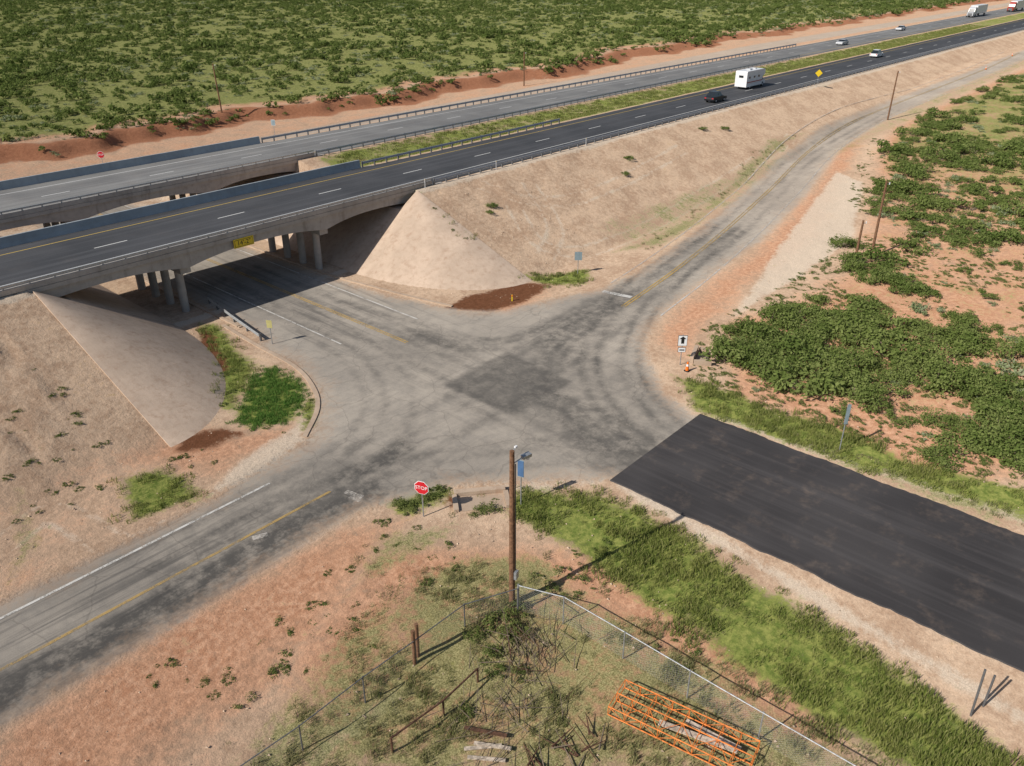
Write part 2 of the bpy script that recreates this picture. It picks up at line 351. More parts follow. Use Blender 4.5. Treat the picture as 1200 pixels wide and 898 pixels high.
def grid_obj(name,Z,keep,mat,names,extra={}):
    idx=np.arange(nx*ny).reshape(ny,nx)
    q=np.stack([idx[:-1,:-1],idx[:-1,1:],idx[1:,1:],idx[1:,:-1]],-1).reshape(-1,4)
    if keep is not None:
        q=q[keep[q].all(1)]
        used=np.unique(q); rm=np.full(nx*ny,-1); rm[used]=np.arange(len(used)); q=rm[q]
    else: used=np.arange(nx*ny)
    co=np.stack([Xf[used],Yf[used],Z[used]],-1)
    me=bpy.data.meshes.new(name); me.vertices.add(len(co)); me.vertices.foreach_set("co",co.ravel())
    me.loops.add(q.size); me.loops.foreach_set("vertex_index",q.ravel().astype(np.int32))
    me.polygons.add(len(q)); me.polygons.foreach_set("loop_start",np.arange(0,q.size,4,dtype=np.int32)); 
    me.polygons.foreach_set("use_smooth",np.ones(len(q),bool))
    me.update(calc_edges=True); me.validate()
    for k in names:
        a=me.attributes.new(k,'FLOAT','POINT'); a.data.foreach_set("value",(mk[k][used] if k in mk else extra[k](Xf[used],Yf[used])).astype(np.float32))
    me.materials.append(mat); o=bpy.data.objects.new(name,me); scene.collection.objects.link(o); return o
gn=['lush','dry','red','pale','mud','brush','bank']
ground=grid_obj("ground",Zg,None,mat_ground,gn)
def tire(x,y):
    a=np.zeros(x.shape)
    for i,(pts,w,s) in enumerate(tracks):
        m=(x>min(p[0] for p in pts)-2)&(x<max(p[0] for p in pts)+2)&(y>min(p[1] for p in pts)-2)&(y<max(p[1] for p in pts)+2)
        if not m.any(): continue
        d=segdist(pts,x[m],y[m],False); w2=w*1.15
        nn=.2+1.2*vnoise(x[m],y[m],2.6,i+5)
        v=s*nn*np.exp(-(d/w2)**2)+ .17*s*np.exp(-(d/1.1)**2)
        a[m]=1-(1-a[m])*(1-np.clip(v,0,.95)*.85)
    return a
def patchf(x,y):
    return np.maximum(np.maximum(sm(-.22,.22,sdf(patch,x,y))*.74,.30*sm(-.8,.5,sdf(patch2,x,y))),.28*sm(-.4,.4,sdf(patch3,x,y)))
road=grid_obj("road_pavement",Zt+.05*sm(-1.25,-.5,ps)-.012,(ps>-1.5)&(Xf>-170)&(Xf<720),mat_road,gn+['edge','stain','crossway','straight','tire','patch'],{'tire':tire,'patch':patchf})
# fresh asphalt overlay
b=B(); vs=[];fs=[]
yy=[-44.7]+list(np.linspace(-46,-120,220))+list(np.linspace(-125,-330,20))
for i,y in enumerate(yy):
    w=.07*math.sin(i*.4)+random.uniform(-.06,.06); w2=.07*math.sin(i*.33+2)+random.uniform(-.06,.06)
    vs+=[(18.5+w,y,.0),(18.6+w,y,.085),(29.85-w2,y,.085),(29.95-w2,y,0)]
    if i:
        a=4*i-4;c=4*i; fs+=[(a,c,c+1,a+1),(a+1,c+1,c+2,a+2),(a+2,c+2,c+3,a+3)]
fs.append((0,1,2,3)); b.add(vs,fs,mat_fresh); b.obj("fresh_asphalt_road")
# ------------------------------------------------------------ markings
def ribbon(name,items,zo,mat):
    vs=[];fs=[]
    for pts,w in items:
        L=offset(pts,w/2);Rr=offset(pts,-w/2)
        for i in range(len(pts)):
            z=max(z_at(*L[i]),z_at(*Rr[i])) if zo<3 else 0
            vs+=[(L[i][0],L[i][1],z+zo),(Rr[i][0],Rr[i][1],z+zo)]
            if i: k=len(vs); fs.append((k-4,k-3,k-1,k-2))
    b=B(); b.add(vs,fs,mat); return b.obj(name)
def ln(x0,y0,x1,y1,n=20): return [(x0+(x1-x0)*i/n,y0+(y1-y0)*i/n) for i in range(n+1)]
fr=smooth(PP([(730,360),(790,318),(850,270),(905,220),(950,176),(1000,143),(1050,122),(1110,99),(1160,79),(1195,62)]),14)
ribbon("yellow_road_marking",[(ln(23.85,-19.5,23.85,50),.11),(ln(24.1,-19.5,24.1,50),.11),(offset(fr[:16],.15),.14),(offset(fr[:16],-.15),.14)],.052,mat_yellow)
ribbon("faded_yellow_marking",[(ln(6,-32.3,-90,-32.3),.2),(offset(fr[15:],.17),.17),(offset(fr[15:],-.17),.17)],.056,mat_yellowF)
ribbon("white_road_marking",[(ln(20,-15.5,20,50),.14),(ln(28,-16.5,28,50),.14),(ln(4,-28.7,-90,-28.7),.18),(offset(fr[:18],-3.9),.15),(PP([(706,342),(740,349)]),.6)],.058,mat_white)
ribbon("faded_white_marking",[(offset(fr[6:],3.9),.17),(offset(fr[18:],-3.9),.17),(PP([(296,632),(314,627)]),.4),(PP([(405,577),(425,584)]),.4),(PP([(410,583),(422,588)]),.3)],.060,mat_whiteF)
for nm,y0,y1,mt in (("highway_eastbound",-.35,11.45,mat_hw1),("highway_westbound",21.5,32.95,mat_hw2)):
    b=B(); xx=[-700]+list(np.arange(-100,420,20))+[900,2600]; vs=[];fs=[]
    for i,x in enumerate(xx):
        vs+=[(x,y0-.15,6.38),(x,y0,6.5),(x,y1,6.5),(x,y1+.15,6.38)]
        if i: a=4*i-4;c=4*i; fs+=[(a,c,c+1,a+1),(a+1,c+1,c+2,a+2),(a+2,c+2,c+3,a+3)]
    b.add(vs,fs,mt); b.obj(nm)
dash=[]
x=-100
while x<700:
    dash.append((ln(x,5.5,x+3,5.5,1),.15)); dash.append((ln(x+4,27,x+7,27,1),.15)); x+=12.2
ribbon("white_highway_marking",dash+[(ln(-300,1.7,900,1.7,4),.14),(ln(-300,31,900,31,4),.14)],6.506,mat_whiteN)
ribbon("yellow_highway_marking",[(ln(-300,9.7,900,9.7,4),.14),(ln(-300,22.9,900,22.9,4),.14)],6.506,mat_yellowN)
# ------------------------------------------------------------ slope paving
def slope(name,cx,a,bb,sgn):
    b=B(); vs=[];fs=[]; NT,NR=26,14
    th=[(math.pi/2)*i/NT for i in range(NT+1)]
    for i,t in enumerate(th):
        for j in range(NR+1):
            r=j/NR*1.015; x=cx-sgn*a*r*math.cos(t); y=-1.2-bb*r*math.sin(t)
            vs.append((x,y,max(6.4*(1-r),-.1)+.09))
            if i and j: k=len(vs)-1; fs.append((k,k-1,k-NR-2,k-NR-1))
    k0=len(vs)
    for i in range(NT+1):
        x,y,z=vs[i*(NR+1)+NR]; vs.append((x,y,z-.35))
        if i: fs.append((i*(NR+1)+NR,(i-1)*(NR+1)+NR,k0+i-1,k0+i))
    k1=len(vs); last=NT*(NR+1)
    for j in range(NR+1):
        x,y,z=vs[last+j]; vs.append((x,y,z-.35))
        if j: fs.append((last+j,last+j-1,k1+j-1,k1+j))
    b.add(vs,fs,mat_slope)
    zz=4.84; xt=cx-sgn*a*(1-4.75/6.4); xb=cx-sgn*a*1.01
    b.add([(cx,-1.2,zz),(xt,-1.2,zz),(xb,-1.2,.06),(cx,34,zz),(xt,34,zz),(xb,34,.06)],[(0,1,4,3),(1,2,5,4)],mat_slope)
    return b.obj(name,smooth_=False)
slope("concrete_slope_paving",XE,AE,BE,1)
slope("concrete_slope_paving",XW,AW,BW,-1)
# ------------------------------------------------------------ bridges
P1,P2=15.0,30.3
def under(x):
    sp=[(1.5,P1),(P1,P2),(P2,43.0)]
    for a,c in sp:
        if x<=c+1e-6:
            t=(x-a)/(c-a); e=abs(2*t-1); d=.75+.75*e**2.2
            if (a<2 and t<.5) or (c>42 and t>.5): d=.75+.45*e**2.2
            return 6.12-d
    return 5
def bridge(name,y0,y1):
    b=B(); w=y1-y0
    b.box((22.25,(y0+y1)/2,6.3),(42.5,w,.36),mat_conc)
    xx=list(np.linspace(1.5,43.0,70))
    prof=[(x,under(x)) for x in xx]+[(43.0,6.118),(1.5,6.118)]
    for i in range(5):
        y=y0+.45+(w-.9)*i/4; b.prism(prof,y-.22,y+.22,mat_conc)
    for px in (P1,P2):
        b.box((px,(y0+y1)/2,4.35),(1.0,w-1.2,.5),mat_conc)
        for k in range(4):
            y=y0+2.1+(w-4.2)*k/3; b.tube((px,y,-.1),(px,y,4.12),.38,mat_conc,14)
    for ax in (1.1,43.36):
        b.box((ax,(y0+y1)/2,5.4),(.65,w-.02,1.95),mat_conc)
        for yy_ in (y0+.16,y1-.16):
            s=-1 if ax<10 else 1
            b.box((ax+s*1.9,yy_,5.9),(3.1,.3,1.1),mat_conc)
    b.box((22.2,y0+.17,6.72),(46,.3,.42),mat_conc)
    b.box((22.2,y0+.17,7.16),(46,.12,.16),mat_steel)
    for k in range(24): b.box((.2+k*1.92,y0+.17,7.0),(.12,.12,.2),mat_steel)
    yb=y1-.18
    prof=[(-.22,6.49),(.2,6.49),(.2,7.4),(-.02,7.4),(-.10,6.85)]
    vs=[(x,yb+p,z) for x in (-2.,45.) for p,z in prof]
    n=5; b.add(vs,[(i,(i+1)%n,n+(i+1)%n,n+i) for i in range(n)]+[(4,3,2,1,0),(5,6,7,8,9)],mat_barrier)
    for k in range(10):
        b.box((1+k*4.6,yb-.06,7.41),(.05,.30,.012),mat_dsteel)
    return b.obj(name)
bridge("highway_bridge",-.75,11.95)
bridge("highway_bridge",21.1,33.4)
b=B(); b.box((0,0,0),(2.1,.06,.85),mat_ysign); b.box((0,-.035,.0),(1.9,.01,.65),mat_black)
b.box((0,-.045,0),(1.84,.01,.58),mat_ysign)
cs=b.obj("clearance_sign",(20.8,-.80,5.75))
def text(s,size,mat,parent,loc,rot):
    c=bpy.data.curves.new("lettering",'FONT'); c.body=s; c.size=size; c.align_x='CENTER'; c.align_y='CENTER'; c.extrude=.004; c.materials.append(mat)
    o=bpy.data.objects.new("lettering",c); scene.collection.objects.link(o); o.parent=parent; o.location=loc; o.rotation_euler=rot; return o
text("14'-2\"",.62,mat_black,cs,(0,-.056,0),(math.pi/2,0,0))
# ------------------------------------------------------------ guardrails
def guardrail(name,pts,step=1.9,zfun=None,h=.72):
    b=B(); out=[pts[0]]
    for i in range(1,len(pts)):
        a=np.array(pts[i-1]);c=np.array(pts[i]); L=np.linalg.norm(c-a); n=max(1,int(L/step))
        for k in range(1,n+1): out.append(tuple(a+(c-a)*k/n))
    zf=zfun or (lambda x,y:z_at(x,y))
    for i,p in enumerate(out):
        z=zf(*p); b.box((p[0],p[1],z+h/2-.1),(.14,.16,h+.2),mat_dsteel)
    for i in range(1,len(out)):
        a=out[i-1];c=out[i]; za,zc=zf(*a),zf(*c)
        d=np.array(c)-np.array(a); d/=np.linalg.norm(d); nx_,ny_=d[1],-d[0]
        prof=[(.09,h-.31),(.15,h-.24),(.10,h-.155),(.15,h-.07),(.09,h)]
        vs=[(a[0]+nx_*o,a[1]+ny_*o,za+z) for o,z in prof]+[(c[0]+nx_*o,c[1]+ny_*o,zc+z) for o,z in prof]
        b.add(vs,[(k,k+1,k+6,k+5) for k in range(4)],mat_steel)
    return b.obj(name)
hz=lambda x,y:6.42
guardrail("guardrail",[(45.5,-.75),(330,-.75)],zfun=hz)
guardrail("guardrail",[(-120,-.75),(-1,-.75)],zfun=hz)
guardrail("guardrail",[(45.5,11.9),(84,11.9)],zfun=hz)
guardrail("guardrail",[(45.5,21.1),(190,21.1)],zfun=hz)
guardrail("guardrail",[(45.5,33.4),(215,33.4)],zfun=hz)
guardrail("guardrail",PP([(246,356),(275,378),(306,400)]))
for (u,v) in [(463,212),(540,190),(640,163)]:
    x,y=PZ(u,v,6.4); b=B(); b.box((0,0,.55),(.1,.03,1.1),mat_wsign); b.box((0,-.02,1.0),(.08,.02,.12),mat_ysign); b.obj("delineator_post",(x,-1.1,6.38))
# ------------------------------------------------------------ kerbs / small concrete
b=B(); b.sweep(smooth(PP([(262,382),(300,405),(345,430),(367,455),(372,480),(357,513)]),5),.35,.08,mat_kerb,.03); b.obj("concrete_kerb")
b=B(); b.sweep(smooth([(29.6,30),(29.6,3)]+PP([(440,338),(495,352),(530,360)]),5),.3,.12,mat_kerb,.03); b.obj("concrete_kerb")
b=B(); b.sweep(smooth([(16.2,30),(16.2,-2)]+[(16.2,-6)],5),.3,.12,mat_kerb,.03); b.obj("concrete_kerb")
x,y=P(562,578); b=B()
b.box((0,0,.12),(3.2,.4,.36),mat_kerb); b.box((-1.6,-1,.08),(.3,1.58,.28),mat_kerb); b.box((1.6,-1,.08),(.3,1.58,.28),mat_kerb); b.box((0,-1,.02),(2.88,1.5,.06),mat_kerb); b.obj("drain_inlet",(x,y,0),math.radians(-40))
x,y=P(813,419); b=B(); b.box((0,0,.25),(2.4,.3,.7),mat_kerb); b.box((-1.1,-.9,.15),(.25,1.4,.5),mat_kerb,.3); b.box((1.1,-.9,.15),(.25,1.4,.5),mat_kerb,-.3)
b.box((0,-.7,.03),(1.8,1.0,.08),mat_kerb); b.obj("culvert_headwall",(x,y,0),math.radians(20))
# ------------------------------------------------------------ signs
def post_sign(name,uv,ph,kind,w,h,face,mat,mat2=None,txt=None,base=None,post=mat_steel,tc=None):
    x,y=base if base else P(*uv); z=z_at(x,y); b=B()
    b.tube((0,.05,-.2),(0,.05,ph),.04,post,6)
    zc=ph-h/2-.03
    def plate(w,h,yy,mt):
        if kind=='oct': pr=[(w/2*math.cos(math.radians(22.5+45*k))/math.cos(math.radians(22.5)),zc+h/2*math.sin(math.radians(22.5+45*k))/math.cos(math.radians(22.5))) for k in range(8)]
        elif kind=='dia': pr=[(0,zc-h/2),(w/2,zc),(0,zc+h/2),(-w/2,zc)]
        else: pr=[(-w/2,zc-h/2),(w/2,zc-h/2),(w/2,zc+h/2),(-w/2,zc+h/2)]
        b.prism(pr,yy-.006,yy+.006,mt)
    plate(w,h,0,mat2 or mat); 
    if mat2: plate(w*.92,h*.92,-.016,mat)
    o=b.obj(name,(x,y,z),face)
    if txt: text(txt,h*.36,tc or mat_wsign,o,(0,-.03,zc),(math.pi/2,0,0))
    return o
post_sign("stop_sign",(496,606),2.6,'oct',.9,.9,math.radians(-68),mat_redp,mat_wsign,"STOP")
post_sign("stop_sign",(122,199),2.8,'oct',1.0,1.0,math.radians(-40),mat_redp,mat_wsign,"STOP")
post_sign("warning_sign",None,3.3,'dia',1.5,1.5,math.radians(-60),mat_ysign,mat_black,base=(PZ(958,101,6.4)[0],-1.6))
post_sign("route_sign",(322,159),2.8,'rect',.8,1.0,math.radians(-60),mat_gsign,mat_wsign)
post_sign("regulatory_sign",(677,322),2.5,'rect',.75,.9,math.radians(-50),mat_gsign)
post_sign("small_marker_sign",(319,404),2.3,'rect',.5,.7,math.radians(-60),simple("faded_yellow_sign",(.42,.38,.16),.5,.1))
o=post_sign("route_marker_sign",(797,428),2.7,'rect',.75,.95,math.radians(-50),mat_wsign,mat_black)
b=B(); b.prism([(-.28,2.35),(0,2.58),(.28,2.35),(.12,2.35),(.12,1.95),(-.12,1.95),(-.12,2.35)],-.035,-.026,mat_black)
b.box((0,-.0,1.38),(.62,.02,.42),mat_black); b.box((0,-.02,1.38),(.56,.014,.36),mat_wsign); b.box((0,-.034,1.38),(.4,.01,.1),mat_black); b.obj("plates",parent=o)
post_sign("guide_sign",(984,528),3.6,'rect',.25,1.5,math.radians(-50),mat_gsign)
post_sign("blue_information_sign",None,3.3,'rect',.42,1.2,math.radians(-75),mat_blue,mat_gsign,base=P(610,592))
def channelizer(name,uv,s=1,m1=mat_orangeb):
    x,y=P(*uv); b=B(); z=z_at(x,y)
    b.box((0,0,.05),(.5*s,.5*s,.08),mat_tyre)
    for k in range(4): b.tube((0,0,.09+.24*k*s),(0,0,.09+.24*(k+1)*s),.2*s*(1-.14*k),m1 if k!=2 else mat_wsign,12,.2*s*(1-.14*(k+1)))
    b.obj(name,(x,y,z))
for uv in [(1155,82),(1186,66),(805,435)]: channelizer("traffic_cone",uv,.75)
x,y=P(600,353); b=B(); b.box((0,0,.3),(.12,.05,.7),mat_ysign); b.box((0,-.03,.55),(.1,.02,.14),mat_orangeb); b.obj("yellow_marker_post",(x,y,0),-.8)
# ------------------------------------------------------------ poles
def wpole(uv,h,lean=(0,0),name="utility_pole"):
    x,y=P(*uv); b=B(); b.tube((0,0,-.3),(lean[0],lean[1],h),.16,mat_wood,10,.11)
    b.tube((lean[0],lean[1],h-.35),(lean[0]+.3,lean[1]-.25,h-.3),.03,mat_steel); b.tube((lean[0]+.3,lean[1]-.25,h-.38),(lean[0]+.3,lean[1]-.25,h-.15),.05,mat_wsign)
    return b.obj(name,(x,y,z_at(x,y)))
wpole((1021,300),8.2,(.2,.1)); wpole((1040,141),8.6,(.3,0)); wpole((260,132),9,(-.3,0)); wpole((614,101),7.5); wpole((1003,300),4,(.1,0))
x,y=P(600,707); b=B(); b.tube((0,0,-.3),(0,0,9.35),.17,mat_wood,12,.12)
c40,s40=math.cos(math.radians(-10)),math.sin(math.radians(-10))
b.tube((0,0,8.6),(c40*.7,s40*.7,8.75),.03,mat_steel); b.box((c40*.85,s40*.85,8.75),(.5,.28,.16),mat_steel,math.radians(-10)); b.tube((c40*.95,s40*.95,8.7),(c40*.95,s40*.95,8.52),.13,mat_wsign,10,.09)
b.tube((0,.0,9.2),(.35,.1,9.35),.025,mat_steel); b.box((.38,.1,9.35),(.14,.1,.1),mat_wsign)
b.box((.05,-.24,2.0),(.3,.14,.45),mat_steel,.3); b.tube((.15,-.1,2.2),(.13,-.1,8.6),.03,mat_dsteel)
b.obj("street_light_pole",(x,y,z_at(x,y)))
b=B(); x,y=P(1138,838); b.tube((0,0,-.2),(.15,.1,2.6),.05,mat_dsteel); b.obj("bare_sign_post",(x,y,0))
x,y=P(1152,828); b=B(); b.tube((0,0,-.2),(.05,.0,1.9),.05,mat_dsteel); b.obj("bare_sign_post",(x,y,0))
for uv in [(490,770),(486,778)]:
    x,y=P(*uv); b=B(); b.tube((0,0,-.2),(.03,0,2.1),.09,mat_wood,8); b.obj("wooden_post",(x,y,0))
# ------------------------------------------------------------ chain-link fence
g=M("chain_link_wire",.5,.4)
uvn=g.n("ShaderNodeUVMap").outputs[0]; sp=g.n("ShaderNodeSeparateXYZ",{0:uvn}); u_,v_=sp.outputs[0],sp.outputs[1]
def diag(a,b_,op):
    q=g.m('FRACT',g.m('MULTIPLY',g.m(op,a,b_),8.)); return g.m('LESS_THAN',q,.05)
mat_link=g.out((.4,.4,.39),alpha=g.m('MAXIMUM',diag(u_,v_,'ADD'),diag(u_,v_,'SUBTRACT')))
def fence(pl,hh=1.7,step=3.0,name="chain_link_fence",rail=mat_steel):
    b=B(); pts=[pl[0]]
    for i in range(1,len(pl)):
        a=np.array(pl[i-1]);c=np.array(pl[i]);n=max(1,round(np.linalg.norm(c-a)/step))
        for k in range(1,n+1): pts.append(tuple(a+(c-a)*k/n))
    for i,p in enumerate(pts):
        z=z_at(*p); b.tube((p[0],p[1],z-.2),(p[0]+random.uniform(-.04,.04),p[1],z+hh+.05),.035 if i else .06,rail)
        if i: q=pts[i-1]; b.tube((q[0],q[1],z_at(*q)+hh),(p[0],p[1],z+hh),.028,rail)
    nv=len(b.f); L=0; uvs=[]
    for i in range(1,len(pts)):
        p,q=pts[i],pts[i-1]; d=math.dist(p,q)
        b.add([(q[0],q[1],z_at(*q)+.05),(p[0],p[1],z_at(*p)+.05),(p[0],p[1],z_at(*p)+hh),(q[0],q[1],z_at(*q)+hh)],[(0,1,2,3)],mat_link)
        uvs.append([(L,0),(L+d,0),(L+d,hh),(L,hh)]); L+=d
    o=b.obj(name); ul=o.data.uv_layers.new(name="UVMap")
    for k,uv in enumerate(uvs):
        for li,c in zip(o.data.polygons[nv+k].loop_indices,uv): ul.data[li].uv=c
    return o
corner=P(607,716)
fence([corner]+PP([(660,730),(730,772),(805,818),(888,868),(1000,935)])+[P(1150,1010)])
fence([corner]+PP([(545,735),(488,778),(428,822),(355,880),(270,940)]),1.5,rail=mat_dsteel)
b=B(); 
p=[P(460,882),P(520,838),P(560,800)]
for i,q in enumerate(p):
    b.tube((q[0],q[1],-.1),(q[0],q[1],.9),.05,mat_rust)
    if i: b.tube((p[i-1][0],p[i-1][1],.9),(q[0],q[1],.9),.05,mat_rust)
b.obj("pipe_rail")
def pile(name,uv,n,spread,L,mats,r=.035,zr=.5):
    x,y=P(*uv); b=B()
    for i in range(n):
        a=random.gauss(0,.8)+.5; l=random.uniform(.3,1)*L; cx,cy=random.gauss(0,spread),random.gauss(0,spread*.7); z=random.uniform(.03,zr); dz=random.uniform(-.2,.3)
        b.tube((cx-l/2*math.cos(a),cy-l/2*math.sin(a),max(z-dz,.03)),(cx+l/2*math.cos(a),cy+l/2*math.sin(a),z+dz+.05),r*random.uniform(.4,1.2),random.choice(mats),5,r*.3)
    b.obj(name,(x,y,0))
mat_twig=simple("dead_branch",(.17,.13,.095),.95,.3,6)
pile("dead_branch_pile",(620,760),110,1.4,2.2,[mat_twig,mat_twig,mat_rust],.022,.45)
pile("dead_branch_pile",(590,830),80,1.5,2.0,[mat_twig],.02,.35)
pile("scrap_timber",(655,880),22,1.0,2.2,[mat_rust,mat_rust,mat_twig],.05,.3)
b=B(); x,y=P(566,888)
for k in range(3): b.box((k*.3,random.uniform(-.3,.3),.1+.03*k),(.16,1.6,.06),mat_board,.7+random.uniform(-.2,.2))
b.box((.9,.7,.2),(.16,1.9,.06),mat_rust,.5); b.obj("timber_boards",(x,y,0))
def lattice(uv0,uv1,w,h,name):
    a=np.array(P(*uv0)); c=np.array(P(*uv1)); d=c-a; L=np.linalg.norm(d); ang=math.atan2(d[1],d[0]); b=B()
    for yy_ in (0,w/2,w):
        for zz in (.15,.15+h): b.tube((0,yy_,zz),(L,yy_,zz),.03,mat_orange)
    n=int(L/.7)
    for i in range(n+1):
        x=L*i/n
        for zz in (.15,.15+h): b.tube((x,0,zz),(x,w,zz),.02,mat_orange)
        for yy_ in (0,w/2,w): b.tube((x,yy_,.15),(x,yy_,.15+h),.02,mat_orange)
        if i<n:
            x2=L*(i+1)/n
            b.tube((x,0 if i%2 else w/2,.15+h),(x2,w/2 if i%2 else 0,.15+h),.015,mat_orange)
            for yy_ in (0,w): b.tube((x,yy_,.15 if i%2 else .15+h),(x2,yy_,.15+h if i%2 else .15),.015,mat_orange)
    b.box((L*.62,w*.45,.42),(L*.55,.28,.06),mat_board,.12); b.box((L*.7,w*.75,.3),(L*.4,.2,.06),mat_board,-.06)
    b.obj(name,(a[0],a[1],0),ang)
lattice((712,840),(873,918),1.75,.5,"orange_steel_frame")
# ------------------------------------------------------------ vehicles
def wheels(b,xs_,w,r=.33,mat=mat_tyre):
    for x in xs_:
        for s in (-1,1): b.tube((x,s*(w/2-.22),r),(x,s*(w/2+.01),r),r,mat,14); b.tube((x,s*(w/2+.0),r),(x,s*(w/2+.02),r),r*.55,mat_cgrey,10)
def car(name,loc,rz,paintm,suv=False):
    b=B(); H=1.72 if suv else 1.45; w=1.82
    b.prism([(-2.3,.35),(2.25,.32),(2.32,.55),(2.2,.78),(1.0,.95),(-1.6,.98),(-2.28,.92),(-2.35,.6)],-w/2,w/2,paintm)
    t=[(1.0,.94),(.25,H-.06),(-1.25,H-.04),(-2.05 if suv else -1.75,.96)]
    vs=[(x,s*(w/2-.06 if k in(0,3) else w/2-.28),z) for s in (-1,1) for k,(x,z) in enumerate(t)]
    b.add(vs,[(3,2,1,0),(4,5,6,7),(0,1,5,4),(1,2,6,5),(2,3,7,6)],mat_glass)
    b.box((-.5,0,H-.02),(1.5,w-.5,.06),paintm)
    for s in (-1,1):
        b.box((-.45,s*(w/2-.16),1.18),(.08,.04,.5),paintm); b.box((2.27,s*.65,.68),(.1,.35,.14),mat_wsign); b.box((-2.32,s*.7,.78),(.06,.28,.16),mat_redp); b.box((.75,s*(w/2+.08),1.0),(.15,.16,.12),paintm)
    wheels(b,(1.4,-1.4),w); return b.obj(name,loc,rz)
def motorhome(loc,rz):
    b=B(); w=2.4
    b.prism([(-3.9,.45),(2.5,.45),(2.5,1.9),(3.3,2.2),(3.5,2.6),(3.3,3.15),(2.8,3.25),(-3.8,3.25),(-3.95,3.1)],-w/2,w/2,mat_cwhite)
    b.prism([(2.4,.4),(4.1,.4),(4.15,1.05),(3.2,1.2),(2.7,2.0),(2.4,2.0)],-w/2+.2,w/2-.2,mat_cwhite)
    b.prism([(3.22,1.22),(2.74,1.98),(2.6,1.9),(3.0,1.2)],-w/2+.15,w/2-.15,mat_glass)
    for s in (-1,1):
        for x in (-2.8,-.9,.9): b.box((x,s*(w/2),2.1),(.7,.03,.35),mat_glass)
        b.box((-.7,s*(w/2),1.25),(6.2,.03,.18),mat_cred); b.box((-.7,s*(w/2),.98),(6.2,.03,.08),mat_cgrey)
    b.box((-3.96,0,2.3),(.03,.9,.4),mat_glass); b.box((-1,0,3.35),(.9,.8,.25),mat_cgrey); b.box((1.2,0,3.32),(.6,.6,.16),mat_cgrey)
    wheels(b,(3.0,-2.2),2.2,.4); return b.obj("motorhome",loc,rz)
def semi(loc,rz,pm):
    b=B(); b.box((-2.5,0,2.65),(14,2.55,2.8),mat_cwhite); b.box((-2.5,0,1.12),(14,1.0,.24),mat_dsteel)
    b.prism([(5.0,.6),(8.6,.6),(8.7,1.7),(7.2,1.95),(6.8,3.0),(5.9,3.7),(5.0,3.7)],-1.15,1.15,pm)
    b.prism([(7.22,1.97),(6.83,2.95),(6.7,2.9),(7.0,1.97)],-1.0,1.0,mat_glass); b.box((6.3,0,2.4),(.6,2.34,.6),mat_glass)
    b.box((8.72,0,1.1),(.06,1.5,.8),mat_dsteel); wheels(b,(7.9,5.6,4.4,-6.8,-8.0),2.4,.5); return b.obj("semi_truck",loc,rz)
zr=6.505
motorhome((PZ(885,103,6.5)[0],7.2,zr),0)
car("black_car",(PZ(830,118,6.5)[0],3.8,zr),0,mat_cblack,True)
car("white_car",(PZ(1067,70,6.5)[0],7.3,zr),0,mat_cwhite,True)
car("grey_car",(PZ(1034,56,6.5)[0],25.2,zr),math.pi,mat_cgrey)
semi((PZ(1160,20,6.5)[0],29,zr),math.pi,mat_cgrey)
semi((PZ(1187,13,6.5)[0],25.4,zr),math.pi,mat_cred)
car("grey_car",(PZ(1130,40,6.5)[0],29,zr),math.pi,mat_cgrey)
# ------------------------------------------------------------ vegetation
def leafmat(name,c1,c2,c3,ps_=.12):
    g=M(name,.75,.08); r=g.n("ShaderNodeObjectInfo").outputs["Random"]; t=g.attr('tint')
    pos=g.n("ShaderNodeNewGeometry").outputs["Position"]
    f=g.noise(ps_,1,.6,pos)
    c=g.mix(g.m('MULTIPLY',g.m('ADD',r,g.ss(f,.3,.7)),.5),c1,c2); c=g.mix(g.ss(t,.35,1.,0,.8),c,c3)
    m=g.out(c,diffuse=True); tr=g.n("ShaderNodeBsdfTranslucent",{"Color":c}); mx=g.n("ShaderNodeMixShader",{0:.33}); o=g.nt.nodes["Material Output"]
    g.nt.links.new(g.b.outputs[0],mx.inputs[1]); g.nt.links.new(tr.outputs[0],mx.inputs[2]); g.nt.links.new(mx.outputs[0],o.inputs[0]); return m
mat_mesq=leafmat("mesquite_leaves",(.09,.135,.032),(.16,.205,.055),(.28,.32,.11),.05)
mat_sage=leafmat("pale_shrub_leaves",(.19,.24,.11),(.29,.33,.17),(.42,.44,.29))
mat_grassL=leafmat("roadside_grass_blades",(.11,.16,.03),(.23,.25,.065),(.37,.36,.14),.35)
mat_grassG=leafmat("bright_grass_blades",(.085,.20,.035),(.14,.26,.055),(.24,.33,.09),.9)
mat_grassD=leafmat("dry_grass_blades",(.12,.15,.04),(.26,.25,.11),(.43,.37,.21),.3)
mat_weed=leafmat("weed_leaves",(.09,.13,.03),(.17,.20,.06),(.26,.28,.11))
